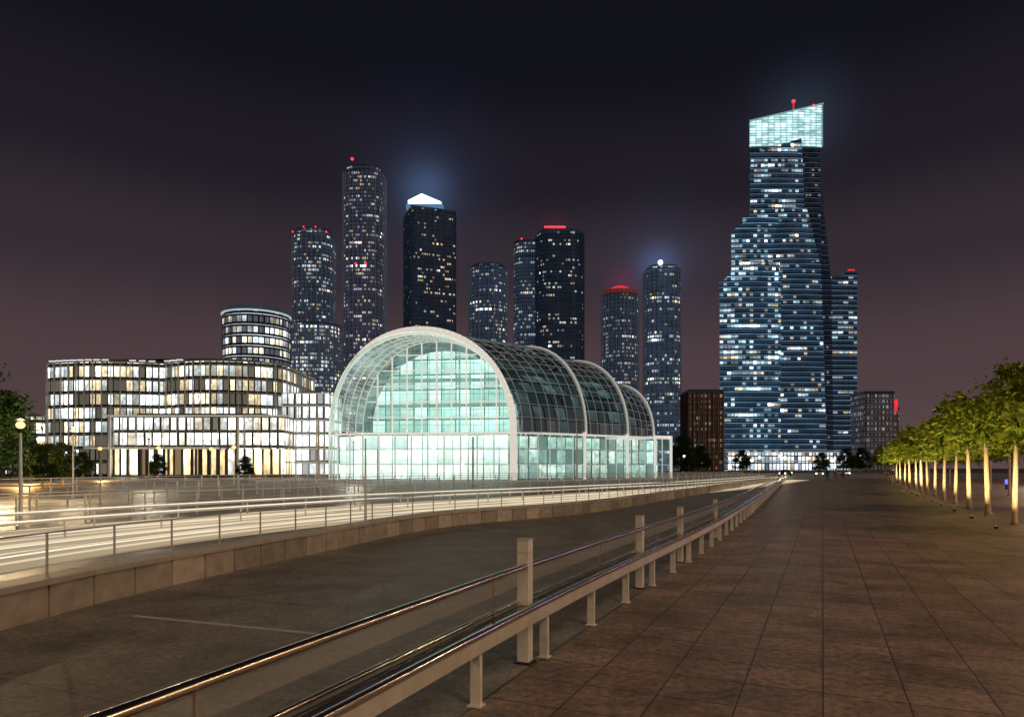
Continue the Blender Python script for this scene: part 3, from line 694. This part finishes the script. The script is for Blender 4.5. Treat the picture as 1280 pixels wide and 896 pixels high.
def wallgrid(Lp,Rp,z0,f,nx,zs,gm,mm,name,wv=.16,wh=.16):
    m=MB()
    for i in range(nx*4):
        a=lerp(Lp,Rp,i/nx/4);b=lerp(Lp,Rp,(i+1)/nx/4)
        m.face([(a[0],a[1],z0),(b[0],b[1],z0),(b[0],b[1],f((i+1)/nx/4)),(a[0],a[1],f(i/nx/4))])
    m.obj(name,gm,HO,hall)
    m=MB()
    for i in range(nx+1):
        a=lerp(Lp,Rp,i/nx)
        if f(i/nx)>z0+.1:m.beam((a[0],a[1],z0),(a[0],a[1],f(i/nx)),wv)
    for z in zs:
        pr=None
        for i in range(nx*3+1):
            t=i/(nx*3);ok=f(t)>=z-.01
            a=lerp(Lp,Rp,t);p=(a[0],a[1]-.05,z)
            if ok and pr: m.beam(pr,p,wh)
            pr=p if ok else None
    m.obj('facade_mullion',mm,HO,hall)
def farch(top,ex=2.15,sp=SP):
    def f(t):
        c=abs(2*t-1);return sp+(top-sp)*max(0,1-c**ex)**(1/ex)
    return f
RR=(R0[0]-.3,R0[1]+.9)
wallgrid(LF,RR,SP,farch(21.0),10,[SP+2.35*i for i in range(1,6)],G_end,M_rib,'end_wall_glass',.20,.15)
wallgrid((LF[0]+.05,LF[1]+.12),(RR[0]-.05,RR[1]+.12),SP+.01,farch(20.9),20,[SP+1.17*i for i in range(1,12,2)],G_end,M_mulld,'inner_pane',.07,.07)
A0h=arch(None,None,SP,22.7,36,2.15,plan);Arh=arch(LF,RR,SP,21.0,36)
mid=[]
for a,b in zip(A0h,Arh):
    c=lerp(a,b,.5);k=min(1,max(0,(-(c[0]+8))/16))
    mid.append((c[0]-1.5*k,c[1]-1.0*k,c[2]+.55*k))
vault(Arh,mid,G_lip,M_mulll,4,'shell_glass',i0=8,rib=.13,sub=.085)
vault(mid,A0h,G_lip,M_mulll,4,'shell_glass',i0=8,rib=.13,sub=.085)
m=MB()
for i in range(10,35,1):
    m.beam(A0h[i],mid[i+1],.06);m.beam(mid[i],Arh[i+1],.06)
m.obj('shell_brace',M_mulll,HO,hall)
wallgrid(LF,(R0[0]-.4,R0[1]),0,lambda t:SP-.3,9,[2.4,4.8],G_low,M_mull,'ground_floor_glass',.24,.09)
c0=(LF[0],LF[1]);c1=(-27.2,106.4);c2=(-30.0,112.)
wallgrid(c1,c0,0,lambda t:SP-.3,2,[2.4,4.8],G_low,M_mull,'ground_floor_glass',.2,.09)
wallgrid(c2,c1,0,lambda t:SP-.3,3,[2.4,4.8],G_low,M_mull,'ground_floor_glass',.2,.09)
m=MB();m.beam((c0[0],c0[1]-.2,SP-.15),(R0[0],R0[1]-.2,SP-.15),.5,.32);m.beam((c1[0],c1[1]-.2,SP-.15),(c0[0],c0[1]-.2,SP-.15),.46,.30);m.beam((c2[0],c2[1]-.2,SP-.15),(c1[0],c1[1]-.2,SP-.15),.44,.28)
m.obj('ledge',M_rib,HO,hall)
for a,b,n in(((R0),(11.6,109.9),6),((11.6,110.2),(19.5,116.),4),((19.5,116.2),(25.2,120.8),3),((25.2,121),(28.6,123.4),2)):
    wallgrid(a,b,0,lambda t:SP-.2,n,[2.4,4.8],G_low,M_mull,'side_wall_glass',.16,.09)
    m=MB();m.beam((a[0],a[1],SP-.05),(b[0],b[1],SP-.05),.4,.3);m.beam((b[0]+.1,b[1]-.2,0),(b[0]+.1,b[1]-.2,SP+.4),.4,.4);m.obj('eaves_beam',M_rib,HO,hall)
m=MB();m.prism([(25.2,121.2),(28.6,123.5),(22,134),(18,132)],SP,SP+.4,0,bottom=True);m.obj('annex_roof',M_rib,HO,hall)
I1=facade('f_hall_in',2.3,2.35,1.6,1.15,seed=30,base=(.1,.2,.2),dim=.36,dimc=(.38,.68,.58),warmp=.0,cool=(.50,.82,.72),white=(.86,1,.92),cluster=.4,rowamp=.2,my=.07,mx=.03,pw=1.,floor=.22,run=.3,hot=.4,clear=.5)
I2=facade('f_hall_low',2.4,2.4,1.6,1.15,seed=31,base=(.2,.3,.3),dim=.42,dimc=(.75,.95,.85),warmp=.0,cool=(.75,1.,.88),white=(1.,1,.92),cluster=.3,rowamp=.15,my=.03,mx=.02,pw=.8,floor=.38,sample=True,hot=.4,clear=.5)
I2s=facade('f_hall_lowside',1.9,2.4,.95,.9,seed=35,base=(.1,.15,.14),dim=.22,dimc=(.5,.8,.7),warmp=.12,warm=(1,.9,.6),cool=(.5,.85,.75),white=(.9,1,.85),cluster=.7,rowamp=.1,my=.08,mx=.05,pw=1.,floor=.15,hot=.5)
m=MB();b0=(-22.4,109.4)
Ain=arch(b0,(1.2,105.4),SP,20.2,20)
for i in range(20):
    a,b=Ain[i],Ain[i+1]
    ua=math.hypot(a[0]-b0[0],a[1]-b0[1]);ub=math.hypot(b[0]-b0[0],b[1]-b0[1])
    m.face([(a[0],a[1],SP),(b[0],b[1],SP),b,a],[(ua,SP),(ub,SP),(ub,b[2]),(ua,a[2])])
m.obj('interior_screen',I1,HO,hall)
m=MB()
for i in range(6):
    x=-19+i*3.6;zt=farch(20.0)((x+22.4)/23.6);m.beam((x,107.4-.15*i,SP),(x,107.4-.15*i,zt),.28)
for z in(11.5,15.4): m.beam((-21,107.5,z),(.2,104.6,z),.22,.5)
m.obj('interior_frame',M_mulld,HO,hall)
I3=facade('f_hall_side',2.4,2.3,.5,.85,seed=33,base=(.03,.045,.05),dim=.13,dimc=(.3,.5,.5),warmp=.12,warm=(1,.85,.6),cool=(.35,.6,.6),white=(.7,.95,.95),cluster=1.0,rowamp=.5,my=.1,mx=.05,run=.15)
def inner(Aq,Bq,mat):
    m=MB();cum=0
    for i in range(len(Aq)-1):
        a,b,c,d=Aq[i],Aq[i+1],Bq[i+1],Bq[i];L=(Vector(b)-Vector(a)).length;W=(Vector(d)-Vector(a)).length
        m.face([a,b,c,d],[(0,cum),(0,cum+L),(W,cum+L),(W,cum)]);cum+=L
    m.obj('interior_gallery',mat,HO,hall)
inner(arch((-26.4,114.5),(1.8,105.3),SP,19.8,20),arch((-6.5,126),(10.6,112.7),SP,19.6,20),I3)
inner(arch((-6,126.5),(10.8,113.),SP,18.9,20),arch((3.5,133),(18.6,118.2),SP,18.7,20),I3)
inner(arch((4,131),(18.6,118.2),SP,17.6,20),arch((14,134),(23.8,122),SP,15,20),I3)
m=MB()
m.face([(-23.5,107.4,0),(-.6,104.8,0),(-.6,104.8,SP-.3),(-23.5,107.4,SP-.3)],[(0,0),(23,0),(23,7.1),(0,7.1)])
m.face([(-28.6,113.5,0),(-23.5,107.4,0),(-23.5,107.4,SP-.3),(-28.6,113.5,SP-.3)],[(24,0),(32,0),(32,7.1),(24,7.1)])
m.obj('interior_core',I2,HO,hall)
m=MB();m.prism([(-.5,105.),(9.7,112.3),(18,118.3),(26.5,124.5),(18,133),(-6,128),(-25,114)],0,SP-.4,0,0);m.obj('interior_core',I2s,HO,hall)

# ------------------------------------------------------------ street lamps
def lamp(x,y,h,e=60,label='slim street lamp with glowing warm head on the roadside',grp='street lamps along the road',col=(1,.75,.45),gr=.12,gm=None):
    t=thing('street_lamp',label,'street lamp',(x,y,.004),grp)
    m=MB();m.tube([(0,0,0),(0,0,.12),(0,0,.13),(0,0,h-.1)],[.12,.12,.055,.035],10);m.obj('pole',M_railw,parent=t,smooth=False)
    m=MB();m.tube([(0,0,h-.12),(0,0,h-.02),(0,0,h)],[.05,.14,.15],12);m.tube([(0,0,h+.22),(0,0,h+.25),(0,0,h+.3)],[.17,.15,.03],12);m.obj('lamp_housing',M_darkm,parent=t)
    m=MB();m.sphere((0,0,h+.11),gr,sz=.9);m.obj('lamp_globe',gm or M_lampe,parent=t,smooth=True)
    if e:plight((0,-.0,h+.5),e,col,.12,t)
lamp(-14.4,20.0,2.95,260,col=(1,.68,.36));lamp(-27,42,4,700,col=(1,.72,.42));lamp(-33,62,4.5,1100,col=(1,.85,.62));lamp(-19,82,5,1300,col=(1,.9,.72))  # last two lamps added to brighten the far pavement and fences
for x,y in((-58,112),(-52,118),(-70,116),(-84,118),(-44,108),(-62,90),(-66,96),(-72,92)): lamp(x,y,5.,0,'amber street lamp in front of the office podium','amber lamps by the offices',gr=.34,gm=M_amber)
for x,y,h in((-4.7,21.9,2.75),(-31,98,13),(-17,60,6),(-4,70,5),(8,84,6)):
    t=thing('flag_pole','thin bare steel pole standing beside the road','pole',(x,y,.004),'bare poles by the road')
    m=MB();m.tube([(0,0,0),(0,0,h)],[.045 if h<5 else .12,.025 if h<5 else .09],8);m.obj('shaft',M_railp,parent=t)
    m=MB();m.tube([(0,0,0),(0,0,.05)],[.15,.15],10);m.obj('base_plate',M_darkm,parent=t)

# ------------------------------------------------------------ trees
def leafquad(m,p,s,rr,wd=.45):
    a=Vector((rr.gauss(0,1),rr.gauss(0,1),rr.gauss(0,.7))).normalized();b=a.cross(Vector((rr.gauss(0,1),rr.gauss(0,1),rr.gauss(0,1)))).normalized()
    p=Vector(p);m.face([p-a*s,p-b*s*wd,p+a*s,p+b*s*wd])
def tree_meshes(seed,H,tr,cb,cr,nc,nl,ls,flat=.6,lean=.1,droop=0.,wd=.45,cs=(.16,.34)):
    rr=random.Random(seed);tm=MB();dx,dy=rr.uniform(-lean,lean),rr.uniform(-lean,lean)
    top=(dx,dy,cb+.25)
    tm.tube([(0,0,0),(dx*.1,dy*.1,.15),(dx*.4,dy*.5,cb*.5),top],[tr*1.5,tr,tr*.85,tr*.7],9)
    cm=MB();cl=[]
    for i in range(nc):
        a=rr.uniform(0,6.283);q=math.sqrt(rr.random())*cr;z=cb+rr.random()*(H-cb)*(1.05-.6*(q/cr)**2)-droop*(q/cr)**2
        cl.append((dx+q*math.cos(a),dy+q*math.sin(a),z))
    for c in cl[:12]:
        mid=((top[0]+c[0])/2+rr.uniform(-.1,.1),(top[1]+c[1])/2,(top[2]*.5+c[2]*.5)+.12)
        tm.tube([top,mid,c],[tr*.5,tr*.3,tr*.1],5)
    for c in cl:
        r=cr*rr.uniform(*cs)
        for k in range(nl):
            d=Vector((rr.gauss(0,1),rr.gauss(0,1),rr.gauss(0,1)*flat))*r*.62
            leafquad(cm,(c[0]+d.x,c[1]+d.y,c[2]+d.z),ls*rr.uniform(.6,1.3),rr,wd)
    return tm,cm
protos=[]
for s in range(4):
    tm,cm=tree_meshes(40+s,4.75,.09,2.95,1.8,36,72,.13,.65,.1,.35,.40,(.13,.29))
    protos.append((tm.mesh('trunk',[M_bark],smooth=True),cm.mesh('crown',[M_leaf])))
def put(protom,loc,sc,rz,label,grp=None):
    t=thing('tree',label,'tree',loc,grp);t.rotation_euler=(0,0,rz);t.scale=(sc,sc,sc)
    for n,me in zip(('trunk','crown'),protom):
        o=bpy.data.objects.new(n,me);COL.objects.link(o);o.parent=t
    return t
y=17.4;i=0
M_fix=emis('uplight_glow',(1,.8,.45),.5)
upm=MB();upm.tube([(0,0,0),(0,0,.08)],[.06,.06],10,0);upm.sphere((0,0,.08),.035,1,10,6,.5);upme=upm.mesh('housing',[M_darkm,M_fix])
while y<112:
    x=13.8+(y-17.4)*.5
    put(protos[i%4],(x,y,.004),R.uniform(.90,1.10),R.uniform(0,6.28),'slender plaza tree with yellow green lit crown','row of trees beside the plaza')
    if i%2==0: put(protos[(i+2)%4],(x+6.5+R.uniform(-.5,.5),y+2.5,.004),R.uniform(.85,1.05),R.uniform(0,6.28),'slender plaza tree with yellow green lit crown','row of trees beside the plaza')
    t=thing('ground_uplight','small round uplight set at the foot of a tree','light',(x-1.5,y-1.3,.004),'uplights below the trees')
    o=bpy.data.objects.new('light_body',upme);COL.objects.link(o);o.parent=t
    if i<14: spot((0,0,.16),(1250 if i<8 else 2000)*R.uniform(.65,1.25),(1,.80,.40),110,t,(.40,.35,1.))
    y+=4.2 if i<9 else 6.2;i+=1
tmd,cmd=tree_meshes(77,8.4,.2,2.2,2.9,60,170,.19,.8)
big=(tmd.mesh('trunk',[M_bark],smooth=True),cmd.mesh('crown',[M_leafd]))
put(big,(-32.9,41,0),1.,0,'dark leafy broad tree beside the road')
put(big,(-39.5,46,0),1.,2,'dark leafy broad tree beside the road')
for x,y,s in((-46,70,.5),(-51,74,.5),(-57,84,.55),(-44,64,.36),(-62,88,.6),(-54,104,.45),(-68,108,.5),(-39,100,.4)): put(big,(x,y,0),s,x,'small tree lit orange by a street lamp','orange lit trees by the offices')
plight((-46.5,65,2.),2200,(1,.5,.15),.3);plight((-55,78,1.8),2000,(1,.52,.16),.3);plight((-60,100,2),1800,(1,.55,.2),.3);plight((-27,36,3.0),1300,(1,.8,.45),.3)  # point lights without fixtures; last one added to lift the dark left trees
for x,y,s in((50,200,1.3),(58,210,1.0),(66,196,.8),(86,190,.7),(96,196,.85),(105,205,.9),(112,196,1.),(121,205,1.1),(44,170,.6)):
    put(big,(x,y,0),s,R.uniform(0,6),'dark leafy tree at the foot of the towers','trees at the foot of the towers')

PV=facade('f_pav',2.5,3.2,.45,2.4,seed=40,base=(.03,.03,.05),dim=.45,dimc=(.30,.16,.8),warmp=.2,cool=(.40,.3,1),white=(.8,.7,1),cluster=.9)
for cx,cy,wd,h in((110,120,50,5.5),(70,62,40,4.2)):
    t=thing('pavilion','low dark pavilion building with violet lit windows','building',(cx,cy,0))
    m=MB();m.prism(rrect(cx,cy,wd,12,1,.9),0,h,0,1);m.obj('glass_facade',[PV,M_conc],(cx,cy,0),t)
    m=MB();m.prism(rrect(cx,cy,wd+2,14,1,.9),h,h+.4,0,bottom=True);m.obj('roof_slab',M_conc,(cx,cy,0),t)
for x,y in((26,29),(31,36),(36,46),(42,58),(50,72),(29,27),(38,42),(33,33),(46,52),(56,66)):
    t=thing('light_bollard','low bollard with blue glowing band among the trees','bollard',(x,y,.004),'blue light bollards')
    m=MB();m.tube([(0,0,0),(0,0,.45)],.09,10);m.tube([(0,0,.85),(0,0,.9)],[.12,.09],10);m.obj('shaft',M_darkm,parent=t)
    m=MB();m.tube([(0,0,.45),(0,0,.85)],.10,10);m.obj('light_band',M_blue,parent=t)
plight((31,32,1.8),600,(.32,.22,1),.1);plight((44,54,1.8),800,(.40,.25,1),.1)

# ------------------------------------------------------------ cars
def carproto(loc,rz,colm,label):
    t=thing('parked_car',label,'car',loc,'cars by the tower forecourt');t.rotation_euler=(0,0,rz)
    prof=[(-2.2,.3),(-2.25,.75),(-1.9,.95),(-1.2,1.02),(-.6,1.42),(.7,1.45),(1.4,1.0),(2.1,.88),(2.25,.6),(2.2,.3)]
    m=MB();n=len(prof)
    for s,k in((-.85,1),(.85,-1)):
        m.face([(x,s*(1 if z<1.05 else .8),z) for x,z in prof][::k])
    for (x,z),(x2,z2) in zip(prof,prof[1:]+prof[:1]):
        a=.85*(1 if z<1.05 else .8);b=.85*(1 if z2<1.05 else .8)
        m.face([(x,-a,z),(x2,-b,z2),(x2,b,z2),(x,a,z)])
    m.obj('body',colm,parent=t)
    m=MB()
    for s in(-1,1): m.face([(-1.05,s*.84,1.06),(-.55,s*.715,1.36),(.65,s*.715,1.38),(1.2,s*.84,1.06)])
    m.face([(1.36,-.66,1.06),(1.36,.66,1.06),(.78,.6,1.42),(.78,-.6,1.42)]);m.obj('window',M_tray,parent=t)
    for x in(-1.4,1.4):
        for s in(-.8,.8):
            m=MB();m.tube([(x,s-.1,.33),(x,s+.1,.33)],.33,16);m.tube([(x,s-.11,.33),(x,s+.11,.33)],.19,10);m.obj('wheel',M_darkm,parent=t)
    for s in(-.6,.6):
        m=MB();m.sphere((2.2,s,.7),.17);m.obj('headlight',M_headl,parent=t,smooth=True)
        m=MB();m.box((-2.25,s,.75),(.05,.3,.12));m.obj('tail_light',M_red,parent=t)
M_carb=simple('car_black',(.02,.02,.025),.2,.3);M_carw=simple('car_silver',(.4,.4,.42),.25,.5)
carproto((60,150,0),-2.2,M_carb,'black car with headlights on near the tower forecourt')
carproto((75,155,0),-1.6,M_carw,'silver car with headlights on near the tower forecourt')
carproto((82,148,0),1.2,M_carb,'black car seen from behind near the trees')
carproto((68,170,0),-1.5,M_carw,'silver car facing the plaza with headlights on')
carproto((64,142,0),-2.0,M_carw,'silver car with headlights on turning by the plaza end')

# ------------------------------------------------------------ people far down the plaza
def person(loc,rz,ph,cloth,label):
    t=thing('person',label,'person',loc,'people walking on the plaza');t.rotation_euler=(0,0,rz)
    me=bpy.data.meshes.new('body');s=.22*ph
    V=[(0,0,.95),(0,0,1.2),(0,.01,1.42),(0,.02,1.52),(0,.04,1.62),(0,.04,1.72),
       (-.10,0,.90),(-.11,s*.6,.50),(-.11,s*.2-.12*ph,.08),(-.11,s*.2,.04),
       (.10,0,.90),(.11,-s*.4,.50),(.11,-s*1.3,.10),(.11,-s*1.3+.14,.04),
       (-.20,0,1.40),(-.26,-.06*ph,1.14),(-.25,.10*ph,.90),(.20,0,1.40),(.26,.05*ph,1.14),(.25,.16*ph,.92)]
    Ed=[(0,1),(1,2),(2,3),(3,4),(4,5),(0,6),(6,7),(7,8),(8,9),(0,10),(10,11),(11,12),(12,13),(2,14),(14,15),(15,16),(2,17),(17,18),(18,19)]
    Rd=[.14,.13,.13,.055,.095,.07,.10,.065,.045,.04,.10,.065,.045,.04,.065,.045,.032,.065,.045,.032]
    me.from_pydata(V,Ed,[]);ob=bpy.data.objects.new('body',me);COL.objects.link(ob);ob.parent=t
    md=ob.modifiers.new('Skin','SKIN')
    for i,r in enumerate(Rd): me.skin_vertices[0].data[i].radius=(r,r)
    me.skin_vertices[0].data[0].use_root=True
    sb=ob.modifiers.new('Sub','SUBSURF');sb.levels=1;sb.render_levels=1
    me.materials.append(cloth)
    m=MB();m.sphere((0,.03,1.70),.105,nu=12,nv=8);m.obj('hair',M_darkm,parent=t,smooth=True)
M_cl=[simple('cloth_navy',(.03,.035,.06),.9),simple('cloth_grey',(.14,.13,.12),.9),simple('cloth_tan',(.22,.15,.10),.9)]
person((42.5,92,.004),.3,1,M_cl[0],'person in dark navy clothes walking on the plaza')
person((43.4,91.5,.004),.2,.8,M_cl[2],'person in tan jacket walking on the plaza')
person((51,105,.004),3.3,1,M_cl[1],'person in grey clothes walking towards the trees')
person((55,98,.004),2.8,.9,M_cl[0],'person in dark navy clothes walking on the plaza')

for x,y in((55,140),(72,180),(95,170)):
    lamp(x,y,4.2,900,'distant street lamp glowing near the tower forecourt','street lamps near the tower forecourt',gr=.3,gm=M_lampf)
for x,y,h in((48,190,5),(84,210,5),(100,230,5),(112,220,6),(128,240,5),(62,230,5),(75,160,3.5),(58,165,3.6),(66,182,4.5),(90,200,4),(106,190,5)):
    lamp(x,y,h,0,'distant street lamp glowing near the tower forecourt','street lamps near the tower forecourt',gr=.42,gm=M_lampf)
for x,y,h,e in((24,8,6.5,2000),(30,26,6.5,1500),(17,11.5,6.5,700),(-10,-5,7,900),(7,-5,7,380)):  # unseen lamps added outside the frame to light the pavement
    lamp(x,y,h,e,'unseen tall lamp post lighting the plaza','unseen lamps around the plaza',(1,.70,.42))
for x,y in((36,42),(52,70)): lamp(x+3,y,6.,1900,'unseen tall lamp post lighting the plaza','unseen lamps around the plaza',(1,.74,.42))

# ------------------------------------------------------------ camera
cam=bpy.data.cameras.new('camera');co=bpy.data.objects.new('camera',cam);COL.objects.link(co)
co.location=(0,0,1.8);co.rotation_euler=(math.radians(90),0,0)
cam.sensor_width=36;cam.lens=24;cam.shift_y=137/1280;cam.clip_end=6000;cam.clip_start=.05
scene.camera=co
